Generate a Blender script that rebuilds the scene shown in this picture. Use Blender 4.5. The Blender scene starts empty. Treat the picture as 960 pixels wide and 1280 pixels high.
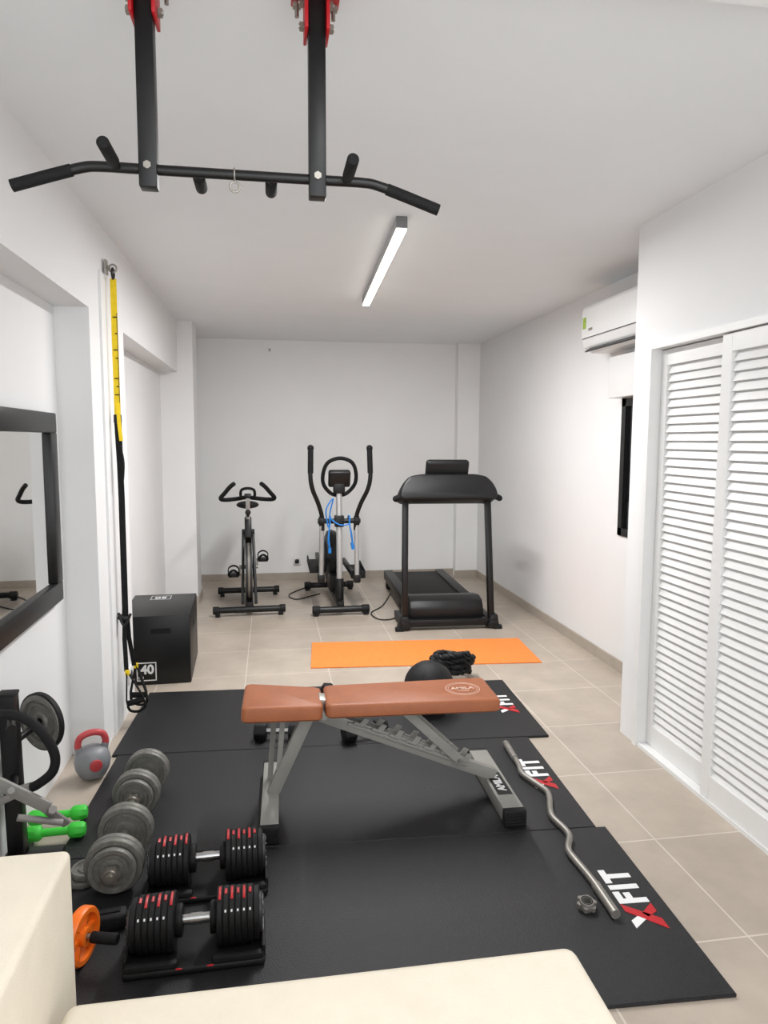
import bpy, bmesh, math, random
from mathutils import Vector, Matrix, Euler
random.seed(7)
S = bpy.context.scene
C = S.collection
PI = math.pi
V = Vector
H = 2.53
# ------------------------------------------------------------------ camera
FPX = 880.0
th, ph, ro = math.radians(9.17), math.radians(5.84), 0.004
F = V((math.sin(th)*math.cos(ph), math.cos(th)*math.cos(ph), -math.sin(ph)))
R0 = V((math.cos(th), -math.sin(th), 0))
U0 = R0.cross(F)
R = R0*math.cos(ro) + U0*math.sin(ro)
U = U0*math.cos(ro) - R0*math.sin(ro)
CAM = V((0, 0, 1.5))
cd = bpy.data.cameras.new('camera'); co = bpy.data.objects.new('camera', cd); C.objects.link(co)
cd.sensor_width = 36; cd.lens = 36*FPX/1280; cd.clip_start = .02
co.matrix_world = Matrix(((R.x, U.x, -F.x, CAM.x), (R.y, U.y, -F.y, CAM.y), (R.z, U.z, -F.z, CAM.z), (0, 0, 0, 1)))
S.camera = co
def ray(u, v): return F + R*((u-480)/FPX) + U*((640-v)/FPX)
def fl(u, v, z=0.0):
    d = ray(u, v); return CAM + d*((z-CAM.z)/d.z)
def ony(u, v, y):
    d = ray(u, v); return CAM + d*(y/d.y)
# ------------------------------------------------------------------ materials
def lin(c):
    return tuple(((x/255)/12.92 if x/255 <= .04045 else ((x/255+.055)/1.055)**2.4) for x in c) + (1,)
def mat(name, rgb, rough=.5, metal=0, var=.06, scale=25, bump=0, bscale=200, spec=.5):
    m = bpy.data.materials.new(name); m.use_nodes = True
    nt = m.node_tree; b = nt.nodes['Principled BSDF']
    b.inputs['Roughness'].default_value = rough; b.inputs['Metallic'].default_value = metal
    b.inputs['Specular IOR Level'].default_value = spec
    tc = nt.nodes.new('ShaderNodeTexCoord')
    n = nt.nodes.new('ShaderNodeTexNoise'); n.inputs['Scale'].default_value = scale; n.inputs['Detail'].default_value = 4
    nt.links.new(tc.outputs['Object'], n.inputs['Vector'])
    r = nt.nodes.new('ShaderNodeValToRGB'); c = lin(rgb)
    r.color_ramp.elements[0].position = .3; r.color_ramp.elements[1].position = .7
    r.color_ramp.elements[0].color = tuple(x*(1-var) for x in c[:3]) + (1,)
    r.color_ramp.elements[1].color = tuple(min(1, x*(1+var)) for x in c[:3]) + (1,)
    nt.links.new(n.outputs['Fac'], r.inputs['Fac']); nt.links.new(r.outputs['Color'], b.inputs['Base Color'])
    if bump:
        n2 = nt.nodes.new('ShaderNodeTexNoise'); n2.inputs['Scale'].default_value = bscale; n2.inputs['Detail'].default_value = 3
        nt.links.new(tc.outputs['Object'], n2.inputs['Vector'])
        bp = nt.nodes.new('ShaderNodeBump'); bp.inputs['Strength'].default_value = bump; bp.inputs['Distance'].default_value = .004
        nt.links.new(n2.outputs['Fac'], bp.inputs['Height']); nt.links.new(bp.outputs['Normal'], b.inputs['Normal'])
    return m
def emis(name, rgb, s):
    m = bpy.data.materials.new(name); m.use_nodes = True; b = m.node_tree.nodes['Principled BSDF']
    b.inputs['Base Color'].default_value = lin(rgb); b.inputs['Emission Color'].default_value = lin(rgb); b.inputs['Emission Strength'].default_value = s
    return m
M = dict(
    wall=mat('wall_paint', (229, 229, 229), .75, var=.012, scale=3, bump=.06, bscale=90),
    wallb=mat('wall_paint_brightened', (240, 240, 239), .75, var=.012, scale=3, bump=.06, bscale=90),  # wall paint lightened at the back, light put into the colour
    ceil=mat('ceiling_paint', (236, 239, 241), .8, var=.012, scale=3, bump=.05, bscale=80),
    white=mat('white_gloss', (232, 232, 231), .35, var=.01),
    door=mat('white_lacquer', (228, 228, 227), .42, var=.01),
    skirt=mat('skirting_tile', (172, 162, 150), .4, var=.06, scale=12),
    matb=mat('rubber_mat', (26, 26, 28), .5, var=.15, scale=40, bump=.5, bscale=260, spec=.4),
    black=mat('black_plastic', (18, 18, 19), .45, var=.12, spec=.4),
    blackm=mat('black_powder_coat', (13, 13, 14), .4, metal=.0, var=.1, spec=.4),
    matte=mat('matte_black_plate', (15, 15, 16), .62, var=.1, spec=.3),
    rubber=mat('black_rubber', (20, 20, 21), .65, var=.1, bump=.2, spec=.35),
    foam=mat('black_foam', (16, 16, 17), .75, var=.1, bump=.4, bscale=300, spec=.3),
    dark=mat('dark_grey_plastic', (46, 46, 48), .45, var=.08),
    casing=mat('grey_light_casing', (165, 165, 166), .5, var=.04),
    capgrey=mat('light_end_cap', (110, 110, 111), .5, var=.04),
    grey=mat('grey_frame_paint', (144, 143, 137), .45, metal=.08, var=.05),
    chrome=mat('chrome', (190, 190, 190), .25, metal=1, var=.03),
    silver=mat('silver_paint', (188, 188, 187), .32, metal=.45, var=.03),
    steel=mat('brushed_steel', (160, 156, 148), .42, metal=.8, var=.08),
    matt=mat('matt_grey_steel', (138, 136, 132), .6, metal=.35, var=.08),
    barm=mat('worn_bar_steel', (146, 142, 136), .42, metal=.65, var=.12),
    iron=mat('cast_iron', (116, 115, 109), .5, metal=.3, var=.18, scale=60, bump=.35, bscale=150),
    red=mat('red_paint', (182, 18, 30), .4, var=.05),
    orange=mat('orange_mat', (240, 134, 58), .7, var=.05, scale=30, bump=.3),
    orangep=mat('orange_plastic', (248, 118, 26), .4, var=.03),
    green=mat('green_neoprene', (62, 205, 62), .55, var=.04),
    leather=mat('tan_leather', (156, 92, 58), .5, var=.08, scale=14, bump=.25, bscale=220, spec=.35),
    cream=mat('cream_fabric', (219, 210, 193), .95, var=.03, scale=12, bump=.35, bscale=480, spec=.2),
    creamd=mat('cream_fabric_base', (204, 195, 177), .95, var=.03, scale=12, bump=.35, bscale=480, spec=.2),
    yellow=mat('yellow_webbing', (238, 205, 20), .7, var=.06, scale=60),
    webbing=mat('black_webbing', (18, 18, 19), .8, var=.15, scale=60, spec=.3),
    blue=mat('blue_latex', (28, 128, 214), .5, var=.05),
    kgrey=mat('grey_vinyl', (128, 130, 134), .45, var=.05),
    kred=mat('red_vinyl', (186, 66, 70), .45, var=.05),
    mark=mat('white_print', (228, 228, 228), .6, var=.01),
    dimmark=mat('pale_print', (214, 186, 170), .6, var=.02),
    glass=mat('dark_glass', (14, 15, 17), .08, var=.02),
    aluminium=mat('black_aluminium', (24, 24, 25), .4, var=.05),
    mirror=mat('mirror_silver', (236, 236, 234), .015, metal=1, var=.0),
    label=mat('energy_label', (150, 180, 60), .5, var=.3, scale=80),
    led=emis('led_diffuser', (255, 250, 240), 7.0),
)
def floor_mat():
    m = bpy.data.materials.new('floor_tiles'); m.use_nodes = True; nt = m.node_tree; b = nt.nodes['Principled BSDF']
    tc = nt.nodes.new('ShaderNodeTexCoord'); mp = nt.nodes.new('ShaderNodeMapping')
    mp.inputs['Location'].default_value = (-1.42+5.3, -2.33+5.3, 0)
    br = nt.nodes.new('ShaderNodeTexBrick'); br.offset = 0; br.squash = 1
    br.inputs['Scale'].default_value = 1; br.inputs['Brick Width'].default_value = .53; br.inputs['Row Height'].default_value = .53
    br.inputs['Mortar Size'].default_value = .0035; br.inputs['Mortar Smooth'].default_value = .2
    br.inputs['Color1'].default_value = lin((178, 166, 152)); br.inputs['Color2'].default_value = lin((172, 160, 147)); br.inputs['Mortar'].default_value = lin((204, 195, 184))
    n = nt.nodes.new('ShaderNodeTexNoise'); n.inputs['Scale'].default_value = 3.5; n.inputs['Detail'].default_value = 7; n.inputs['Roughness'].default_value = .65
    mx = nt.nodes.new('ShaderNodeMix'); mx.data_type = 'RGBA'; mx.blend_type = 'OVERLAY'; mx.inputs[0].default_value = .32
    nt.links.new(tc.outputs['Object'], mp.inputs['Vector']); nt.links.new(mp.outputs['Vector'], br.inputs['Vector']); nt.links.new(tc.outputs['Object'], n.inputs['Vector'])
    nt.links.new(br.outputs['Color'], mx.inputs[6]); nt.links.new(n.outputs['Fac'], mx.inputs[7]); nt.links.new(mx.outputs[2], b.inputs['Base Color'])
    b.inputs['Roughness'].default_value = .38
    return m
M['floor'] = floor_mat()
# ------------------------------------------------------------------ mesh builder
Z = V((0, 0, 1))
def frame(p, zdir, up=None):
    z = V(zdir).normalized(); up = V(up) if up is not None else (V((0, 0, 1)) if abs(z.z) < .95 else V((0, 1, 0)))
    x = up.cross(z).normalized(); y = z.cross(x)
    return Matrix(((x.x, y.x, z.x, p[0]), (x.y, y.y, z.y, p[1]), (x.z, y.z, z.z, p[2]), (0, 0, 0, 1)))
def cr(pts, n=6, closed=False):
    pts = [V(p) for p in pts]; out = []; L = len(pts)
    rng = L if closed else L-1
    for i in range(rng):
        if closed: p0, p1, p2, p3 = pts[(i-1) % L], pts[i], pts[(i+1) % L], pts[(i+2) % L]
        else: p0, p1, p2, p3 = pts[max(i-1, 0)], pts[i], pts[i+1], pts[min(i+2, L-1)]
        for k in range(n):
            t = k/n
            out.append(.5*((2*p1)+(p2-p0)*t+(2*p0-5*p1+4*p2-p3)*t*t+(3*p1-p0-3*p2+p3)*t**3))
    if not closed: out.append(pts[-1])
    return out
class MB:
    def __init__(s): s.bm = bmesh.new()
    def _add(s, bm, X=None):
        if X is not None: bmesh.ops.transform(bm, matrix=X, verts=bm.verts)
        me = bpy.data.meshes.new('tmp'); bm.to_mesh(me); bm.free(); s.bm.from_mesh(me); bpy.data.meshes.remove(me); return s
    def box(s, c, size, rot=None, bev=0, seg=2, X=None):
        bm = bmesh.new(); bmesh.ops.create_cube(bm, size=1)
        for v in bm.verts: v.co = V((v.co.x*size[0], v.co.y*size[1], v.co.z*size[2]))
        if bev: bmesh.ops.bevel(bm, geom=bm.edges[:], offset=bev, segments=seg, profile=.5, affect='EDGES')
        T = Matrix.Translation(c)
        if rot: T = T @ Euler(rot).to_matrix().to_4x4()
        if X is not None: T = X @ T
        return s._add(bm, T)
    def ab(s, a, b, bev=0, seg=2):
        a = V(a); b = V(b); return s.box((a+b)/2, (abs(b.x-a.x), abs(b.y-a.y), abs(b.z-a.z)), bev=bev, seg=seg)
    def beam(s, p0, p1, w, h, up=None, bev=0):
        p0 = V(p0); p1 = V(p1); T = frame((p0+p1)/2, p1-p0, up)
        return s.box((0, 0, 0), (w, h, (p1-p0).length), bev=bev, X=T)
    def cyl(s, p0, p1, r, r2=None, seg=20, bev=0):
        p0 = V(p0); p1 = V(p1); bm = bmesh.new(); L = (p1-p0).length
        bmesh.ops.create_cone(bm, cap_ends=True, segments=seg, radius1=r, radius2=r if r2 is None else r2, depth=L)
        if bev:
            ed = [e for e in bm.edges if len(e.link_faces) == 2 and any(len(f.verts) > 4 for f in e.link_faces)]
            bmesh.ops.bevel(bm, geom=ed, offset=bev, segments=2, profile=.5, affect='EDGES')
        return s._add(bm, frame((p0+p1)/2, p1-p0))
    def tube(s, pts, r, seg=10, closed=False):
        pts = [V(p) for p in pts]; n = len(pts); rr = r if isinstance(r, (list, tuple)) else [r]*n
        bm = bmesh.new(); rings = []; nrm = None
        for i, p in enumerate(pts):
            if closed: t = pts[(i+1) % n]-pts[i-1]
            else: t = pts[min(i+1, n-1)]-pts[max(i-1, 0)]
            t.normalize()
            if nrm is None:
                a = V((0, 0, 1)) if abs(t.z) < .9 else V((1, 0, 0)); nrm = (a-t*a.dot(t)).normalized()
            else: nrm = (nrm-t*nrm.dot(t)).normalized()
            b = t.cross(nrm)
            rings.append([bm.verts.new(p+(nrm*math.cos(2*PI*k/seg)+b*math.sin(2*PI*k/seg))*rr[i]) for k in range(seg)])
        for i in range(n if closed else n-1):
            A = rings[i]; B = rings[(i+1) % n]
            for k in range(seg): bm.faces.new((A[k], A[(k+1) % seg], B[(k+1) % seg], B[k]))
        if not closed: bm.faces.new(rings[0][::-1]); bm.faces.new(rings[-1])
        return s._add(bm)
    def lathe(s, prof, X=None, seg=36):
        bm = bmesh.new(); rings = []
        for r, z in prof:
            if r < 1e-5: rings.append([bm.verts.new((0, 0, z))])
            else: rings.append([bm.verts.new((r*math.cos(2*PI*k/seg), r*math.sin(2*PI*k/seg), z)) for k in range(seg)])
        for A, B in zip(rings, rings[1:]):
            for k in range(seg):
                k2 = (k+1) % seg
                if len(A) == 1 and len(B) == 1: continue
                if len(A) == 1: bm.faces.new((A[0], B[k2], B[k]))
                elif len(B) == 1: bm.faces.new((A[k], A[k2], B[0]))
                else: bm.faces.new((A[k], A[k2], B[k2], B[k]))
        return s._add(bm, X)
    def sphere(s, c, r, sc=(1, 1, 1), seg=28):
        bm = bmesh.new(); bmesh.ops.create_uvsphere(bm, u_segments=seg, v_segments=seg//2, radius=r)
        return s._add(bm, Matrix.Translation(c) @ Matrix.Diagonal((*sc, 1)))
    def prism(s, poly, t, X=None, bev=0, seg=2):
        bm = bmesh.new(); a = [bm.verts.new((x, y, 0)) for x, y in poly]; b = [bm.verts.new((x, y, t)) for x, y in poly]; n = len(poly)
        bm.faces.new(a[::-1]); bm.faces.new(b)
        for i in range(n): bm.faces.new((a[i], a[(i+1) % n], b[(i+1) % n], b[i]))
        bmesh.ops.recalc_face_normals(bm, faces=bm.faces)
        if bev: bmesh.ops.bevel(bm, geom=bm.edges[:], offset=bev, segments=seg, profile=.5, affect='EDGES')
        return s._add(bm, X)
    def ring(s, X, Rr, r, seg=36, a0=0, a1=2*PI):
        cl = abs(a1-a0-2*PI) < 1e-4; n = seg
        pts = [X @ V((Rr*math.cos(a0+(a1-a0)*k/(n if cl else n-1)), Rr*math.sin(a0+(a1-a0)*k/(n if cl else n-1)), 0)) for k in range(n)]
        return s.tube(pts, r, 8, cl)
    def ribbon(s, pts, wd, w, t=.004):
        pts = [V(p) for p in pts]; wd = V(wd).normalized(); bm = bmesh.new(); rings = []
        for i, p in enumerate(pts):
            tg = (pts[min(i+1, len(pts)-1)]-pts[max(i-1, 0)]).normalized(); nn = tg.cross(wd).normalized()
            rings.append([bm.verts.new(p+wd*(sx*w/2)+nn*(sy*t/2)) for sx, sy in ((-1, -1), (1, -1), (1, 1), (-1, 1))])
        for A, B in zip(rings, rings[1:]):
            for k in range(4): bm.faces.new((A[k], A[(k+1) % 4], B[(k+1) % 4], B[k]))
        bm.faces.new(rings[0][::-1]); bm.faces.new(rings[-1])
        return s._add(bm)
    def text(s, txt, size, X, th=.0008, off=.012):
        cu = bpy.data.curves.new('t', 'FONT'); cu.body = txt; cu.size = size; cu.extrude = th; cu.align_x = 'CENTER'; cu.align_y = 'CENTER'; cu.offset = size*off
        o = bpy.data.objects.new('t', cu); C.objects.link(o); bpy.context.view_layer.update()
        me = bpy.data.meshes.new_from_object(o.evaluated_get(bpy.context.evaluated_depsgraph_get()))
        bpy.data.objects.remove(o); bpy.data.curves.remove(cu)
        bm = bmesh.new(); bm.from_mesh(me); bpy.data.meshes.remove(me)
        return s._add(bm, X)
    def build(s, name, m, parent=None, label=None, smooth=True):
        bmesh.ops.recalc_face_normals(s.bm, faces=s.bm.faces)
        me = bpy.data.meshes.new(name); s.bm.to_mesh(me); s.bm.free()
        if smooth:
            for p in me.polygons: p.use_smooth = True
            me.set_sharp_from_angle(angle=math.radians(38))
        me.materials.append(m)
        o = bpy.data.objects.new(name, me); C.objects.link(o)
        if parent: o.parent = parent
        if label: o['label'] = label
        return o
def tag(o, label, cat, group=None):
    o['label'] = label; o['category'] = cat
    if group: o['group'] = group
    return o
def thing(name, label, cat, loc=(0, 0, 0), rotz=0, group=None):
    o = bpy.data.objects.new(name, None); C.objects.link(o); o.empty_display_size = .05
    o.location = loc; o.rotation_euler = (0, 0, rotz); return tag(o, label, cat, group)
def struct(name, mb, m, label=None, smooth=False):
    o = mb.build(name, m, smooth=smooth); o['kind'] = 'structure'
    if label: o['label'] = label
    return o
def sempty(name):
    o = bpy.data.objects.new(name, None); C.objects.link(o); o['kind'] = 'structure'; return o
RX = lambda a: Matrix.Rotation(a, 4, 'X')
RY = lambda a: Matrix.Rotation(a, 4, 'Y')
RZ = lambda a: Matrix.Rotation(a, 4, 'Z')
T = Matrix.Translation
# ------------------------------------------------------------------ room shell
YB, XL, XR, XC, Y0 = 7.55, -.95, 2.24, 1.775, -1.6
struct('floor', MB().ab((XL-.1, Y0, -.1), (XR+.1, YB+.1, 0)), M['floor'])
struct('ceiling', MB().ab((XL-.1, Y0, H), (XR+.1, YB+.1, H+.1)), M['ceil'])
struct('wall_back', MB().ab((XL-.1, YB, 0), (XR+.1, YB+.1, H)), M['wallb'])
struct('wall_left', MB().ab((XL-.1, Y0, 0), (XL, YB, H)), M['wall'])
struct('trim_4', MB().ab((XL, Y0, 2.09), (-.8, 6.51, H)), M['wall'], 'white ceiling beam along the left wall')
struct('trim_5', MB().ab((XL, 3.42, 0), (-.8, 4.12, 2.09)), M['wall'], 'white pilaster on the left wall')
struct('trim_6', MB().ab((XL, 6.51, 0), (-.667, 6.85, H)), M['wall'], 'white column at the back left')
struct('trim_7', MB().ab((2.0, YB-.12, 0), (XR, YB, H)), M['wallb'], 'white column in the back right corner')
# right wall with a window hole
w = MB(); wy0, wy1, wz0, wz1 = 3.42, 4.26, .89, 1.77
w.ab((XR, Y0, 0), (XR+.1, wy0, H)).ab((XR, wy1, 0), (XR+.1, YB, H)).ab((XR, wy0, 0), (XR+.1, wy1, wz0)).ab((XR, wy0, wz1), (XR+.1, wy1, H))
struct('wall_right', w, M['wall'])
w = MB().ab((XC, 3.13, 0), (XC+.09, 3.28, H)).ab((XC, Y0, 1.93), (XC+.09, 3.13, H)).ab((XC, Y0, 0), (XC+.09, 1.45, 1.93)).ab((XC+.09, 3.19, 0), (XR, 3.28, H))
struct('wall_closet', w, M['wall'])
struct('trim_1', MB().ab((XC-.012, 3.105, 0), (XC+.06, 3.14, 1.955)).ab((XC-.012, 1.45, 1.925), (XC+.06, 3.105, 1.955)).ab((XC-.004, 1.45, 0), (XC+.08, 3.105, .018)), M['door'], 'white closet door frame and floor track')
struct('trim_2', MB().ab((XL, .9, 2.45), (XC, 1.5, H)), M['wall'], 'shallow ceiling beam')
struct('trim_3', MB().ab((-.8, 3.62, 0), (-.789, 4.12, 2.30)), M['wall'], 'raised plaster strip on the pilaster')
struct('baseboard_right', MB().ab((XR-.012, 3.28, 0), (XR, YB-.12, .075)), M['skirt'])
struct('baseboard_back', MB().ab((-.95, YB-.012, 0), (2.0, YB, .075)).ab((1.988, YB-.132, 0), (XR-.012, YB-.12, .075)), M['skirt'])
struct('baseboard_left', MB().ab((-.95, 4.12, 0), (-.938, 6.51, .075)).ab((-.95, 6.498, 0), (-.655, 6.51, .075)).ab((-.667, 6.51, 0), (-.655, 6.85, .075)), M['skirt'])
# window
wn = sempty('window_1')
MB().ab((XR-.01, wy0, wz0), (XR+.04, wy1, wz0+.05)).ab((XR-.01, wy0, wz1-.05), (XR+.04, wy1, wz1)).ab((XR-.01, wy0, wz0), (XR+.04, wy0+.05, wz1)).ab((XR-.01, wy1-.05, wz0), (XR+.04, wy1, wz1)).ab((XR-.005, 3.82, wz0), (XR+.035, 3.87, wz1)).build('window_frame', M['aluminium'], wn)
MB().ab((XR+.01, wy0, wz0), (XR+.02, wy1, wz1)).build('pane', M['glass'], wn)
MB().ab((XR-.1, 3.4, wz1), (XR, 4.28, 2.03), bev=.008).build('shutter_box', M['white'], wn)
# louvred sliding doors
def louvre(name, y0, y1, x, st):
    d = sempty(name); z0, z1 = .02, 1.92; tr, brl = .07, .10
    MB().ab((x, y1-st, z0), (x+.028, y1, z1), bev=.002, seg=1).ab((x, y0, z0), (x+.028, y0+st, z1), bev=.002, seg=1).ab((x, y0+st, z1-tr), (x+.028, y1-st, z1)).ab((x, y0+st, z0), (x+.028, y1-st, z0+brl)).build('door_frame', M['door'], d, smooth=False)
    m = MB(); pitch = .0385; n = int((z1-tr-z0-brl)/pitch)
    for k in range(n+1):
        z = z0+brl+pitch*(k+.4)
        if z > z1-tr: break
        m.box((x+.016, (y0+y1)/2, z), (.042, y1-y0-2*st, .005), rot=(0, math.radians(-66), 0))
    m.build('louvre_slats', M['door'], d, smooth=False)
    MB().ab((x+.027, y0+st*.5, z0+.03), (x+.031, y1-st*.5, z1-.03)).build('backing_panel', M['door'], d)
    return d
louvre('door_1', 2.545, 3.105, XC+.042, .05)
louvre('door_2', 1.93, 2.60, XC+.004, .062)
# ------------------------------------------------------------------ wall and ceiling fixtures
LX, LY, LR = .657, 4.26, math.radians(-2.6)
r = thing('ceiling_light', 'long slim linear ceiling light with pale grey casing and glowing white diffuser', 'light', (LX, LY, H), LR)
MB().ab((-.026, -.935, -.052), (.026, .935, 0), bev=.003).build('housing', M['casing'], r)
for sy in (-1, 1): MB().ab((-.0265, sy*.936-.004, -.053), (.0265, sy*.936+.004, 0), bev=.002).build('end_cap', M['capgrey'], r)
MB().ab((-.0245, -.935, -.062), (.0245, .935, -.0525), bev=.003).build('diffuser', M['led'], r, 'glowing white diffuser')
r = thing('air_conditioner', 'white split air conditioner mounted high on the right wall above the window', 'air conditioner', (XR, 4.06, 2.075))
prof = [(0, 0), (-.13, 0), (-.185, .035), (-.205, .09), (-.205, .27), (-.19, .295), (0, .30)]
MB().prism(prof, .82, T((0, .41, 0)) @ RX(PI/2), bev=.006).build('casing', M['white'], r)
MB().box((-.172, 0, .022), (.075, .7, .008), rot=(0, math.radians(-33), 0)).build('air_flap', M['dark'], r)
MB().ab((-.2075, -.39, .085), (-.206, .39, .09)).build('panel_seam', M['dark'], r)
MB().ab((-.2085, .345, .15), (-.2062, .385, .22)).build('energy_sticker', M['label'], r, 'small coloured energy sticker')
MB().ab((-.2085, .25, .13), (-.2062, .30, .145)).build('badge', M['steel'], r)
r = thing('wall_mirror', 'rectangular mirror in a wide black frame on the left wall', 'mirror', (XL+.014, 2.775, .79), math.radians(1.2))
m = MB(); fw, dp = .085, .032
m.ab((0, -.49, 0), (dp, .49, fw), bev=.006).ab((0, -.49, .82-fw), (dp, .49, .82), bev=.006).ab((0, -.49, fw), (dp, -.49+fw, .82-fw), bev=.004).ab((0, .49-fw, fw), (dp, .49, .82-fw), bev=.004)
m.build('frame', M['blackm'], r)
MB().ab((.004, -.41, .08), (.012, .41, .74)).build('mirror_glass', M['mirror'], r)
def outlet(name, label, loc, rz):
    r = thing(name, label, 'socket', loc, rz)
    MB().box((0, -.006, 0), (.085, .012, .085), bev=.003).build('cover_plate', M['white'], r)
    MB().cyl((0, -.011, 0), (0, -.0135, 0), .022).build('socket_recess', M['dark'], r)
    return r
outlet('wall_socket', 'white wall socket low on the back wall with a black plug', (.27, YB, .2), 0)
tag(MB().box((.27, YB-.0335, .2), (.045, .04, .04), bev=.008).build('power_plug', M['black']), 'black power plug in the low socket on the back wall', 'plug')
outlet('wall_socket', 'white wall socket low on the left pilaster behind the hanging handles', (-.789, 3.98, .2), PI/2)
r = thing('wall_hook', 'tiny dark screw hook high on the back wall', 'hook', ony(337, 437, YB-.001))
MB().cyl((0, 0, 0), (0, -.03, 0), .008).ring(T((0, -.03, -.008)) @ RY(PI/2), .012, .004, 14, -PI, PI/2).build('screw_hook', M['steel'], r)
# ------------------------------------------------------------------ pull-up bar
r = thing('pull_up_bar', 'black ceiling mounted pull-up bar with red brackets', 'pull-up bar', (-.072, 1.7, 2.097))
for sx in (-1, 1):
    x = sx*.187
    MB().ab((x-.0195, -.0195, -.042), (x+.0195, .0195, .433), bev=.003).build('post', M['blackm'], r)
    b = MB().ab((x-.055, -.06, .403), (x+.055, .06, .433), bev=.002).ab((x-.028, -.04, .31), (x-.020, .04, .405), bev=.002).ab((x+.020, -.04, .31), (x+.028, .04, .405), bev=.002)
    b = b.build('bracket', M['red'], r, 'red steel bracket')
    for bx in (-.042, .042):
        for by in (-.042, .042):
            MB().cyl((x+bx, by, .372), (x+bx, by, .405), .005, seg=10).cyl((x+bx, by, .392), (x+bx, by, .4045), .011, seg=6).build('bolt', M['steel'], b)
    for bz in (.33, .38): MB().cyl((x-.040, 0, bz), (x+.040, 0, bz), .006, seg=8).cyl((x-.038, 0, bz), (x-.029, 0, bz), .011, seg=6).cyl((x+.029, 0, bz), (x+.038, 0, bz), .011, seg=6).build('bolt', M['steel'], b)
    MB().cyl((x, -.026, .002), (x, -.0195, .002), .009, seg=6).build('bolt_head', M['steel'], r)
bar = cr([(-.47, -.0, -.05), (-.40, 0, -.027), (-.33, 0, -.005), (-.29, 0, 0), (-.2, 0, 0), (0, 0, 0), (.2, 0, 0), (.29, 0, 0), (.33, 0, -.005), (.40, 0, -.027), (.47, 0, -.05)], 4)
MB().tube(bar, .0113, 14).build('bar', M['blackm'], r)
for sx in (-1, 1):
    MB().tube([(sx*.475, 0, -.0517), (sx*.40, 0, -.027), (sx*.35, 0, -.011)], .0132, 14).build('foam_grip', M['foam'], r)
    MB().cyl((sx*.255, -.01, 0), (sx*.255, -.13, 0), .0100).cyl((sx*.255, -.035, 0), (sx*.255, -.138, 0), .0132, bev=.004).build('front_grip', M['foam'], r)
    MB().cyl((sx*.082, .01, 0), (sx*.082, .10, 0), .010).cyl((sx*.082, .03, 0), (sx*.082, .105, 0), .0138, bev=.004).build('rear_grip', M['foam'], r)
MB().ring(RY(PI/2), .0135, .002, 16).ring(T((0, 0, -.026)) @ RX(PI/2), .011, .0028, 18).build('eye_ring', M['steel'], r)
# ------------------------------------------------------------------ suspension trainer
HY = 3.74
hk = thing('anchor_hook', 'steel eye hook on the left wall holding the suspension straps', 'hook', (-.789, HY, 2.34))
MB().box((.004, 0, 0), (.008, .05, .07), bev=.002).cyl((0, 0, 0), (.022, 0, 0), .007).ring(T((.034, 0, -.004)) @ RX(PI/2), .018, .005, 22).build('eye_plate', M['steel'], hk)
st = thing('suspension_trainer', 'yellow and black suspension strap set hanging from the left wall hook', 'suspension trainer', (-.755, HY, .0))
MB().ring(T((0, 0, 2.31)) @ RY(PI/2), .026, .005, 22).build('carabiner', M['black'], st)
MB().ribbon([(0, 0, 2.285), (0, -.004, 2.0), (0, -.002, 1.62)], (1, .15, 0), .030, .006).ribbon([(.004, -.012, 1.68), (.012, -.03, 1.57), (.02, -.035, 1.49)], (1, .3, 0), .018).build('yellow_strap', M['yellow'], st, 'yellow webbing with black marks')
bk = MB().box((.0125, -.0055, 1.90), (.0025, .001, .44))
for zz, ww in ((1.72, .022), (1.76, .012), (1.80, .022), (1.90, .012), (1.94, .022), (2.02, .012), (2.10, .020)): bk.box((.0137-ww/2, -.0072, zz), (ww, .004, .005))
bk.build('strap_marks', M['webbing'], st)
MB().box((0, -.004, 1.60), (.038, .020, .045), bev=.006).build('buckle', M['black'], st)
MB().ribbon([(.002, 0, 1.59), (.006, -.004, 1.2), (.004, 0, .58)], (1, .1, 0), .030, .008).ribbon([(-.008, .0, 1.59), (-.002, .012, 1.3), (.008, .01, .95), (-.004, .01, .60)], (1, .4, 0), .02, .006).tube(cr([(.008, -.012, 1.47), (.024, -.02, 1.38), (.016, -.02, 1.27)], 5), .006, 8).build('black_strap', M['webbing'], st)
MB().box((-.004, -.005, .58), (.055, .04, .026), rot=(0, .3, 0), bev=.008).tube(cr([(-.026, -.02, .61), (.004, -.035, .545), (.035, -.02, .605)], 5), .007, 8).build('length_adjuster', M['black'], st)
MB().ribbon([(.0, 0, .57), (-.002, -.01, .47), (.004, -.02, .30)], (1, .1, 0), .022, .006).ribbon([(.012, .01, .57), (.014, .02, .47), (.032, .04, .31)], (1, .1, 0), .022, .006).build('lower_strap', M['webbing'], st)
for i, (hx, hy, hz, rz, ry) in enumerate(((.010, -.035, .305, .1, -.22), (.040, .05, .315, -.2, -.05))):
    X = T((hx, hy, hz)) @ RZ(rz) @ RY(ry)
    g = MB().cyl(X @ V((-.04, 0, -.17)), X @ V((.04, 0, -.17)), .0155, bev=.004).build('handle', M['foam'], st)
    MB().ribbon([X @ V(p) for p in ((-.043, 0, -.19), (-.041, 0, -.15), (-.004, 0, -.01))], X.to_3x3() @ V((0, 1, 0)), .022, .006).ribbon([X @ V(p) for p in ((.043, 0, -.19), (.041, 0, -.15), (.004, 0, -.01))], X.to_3x3() @ V((0, 1, 0)), .022, .006).tube([X @ V(p) for p in cr([(-.043, 0, -.185), (-.036, .01, -.215), (0, .015, -.23), (.036, .01, -.215), (.043, 0, -.185)], 4)], .007, 8).build('handle_webbing', M['webbing'], g)
    MB().box(X @ V((0, -.004, -.008)), (.022, .014, .028), bev=.003).build('tag', M['yellow'], g)
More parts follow.
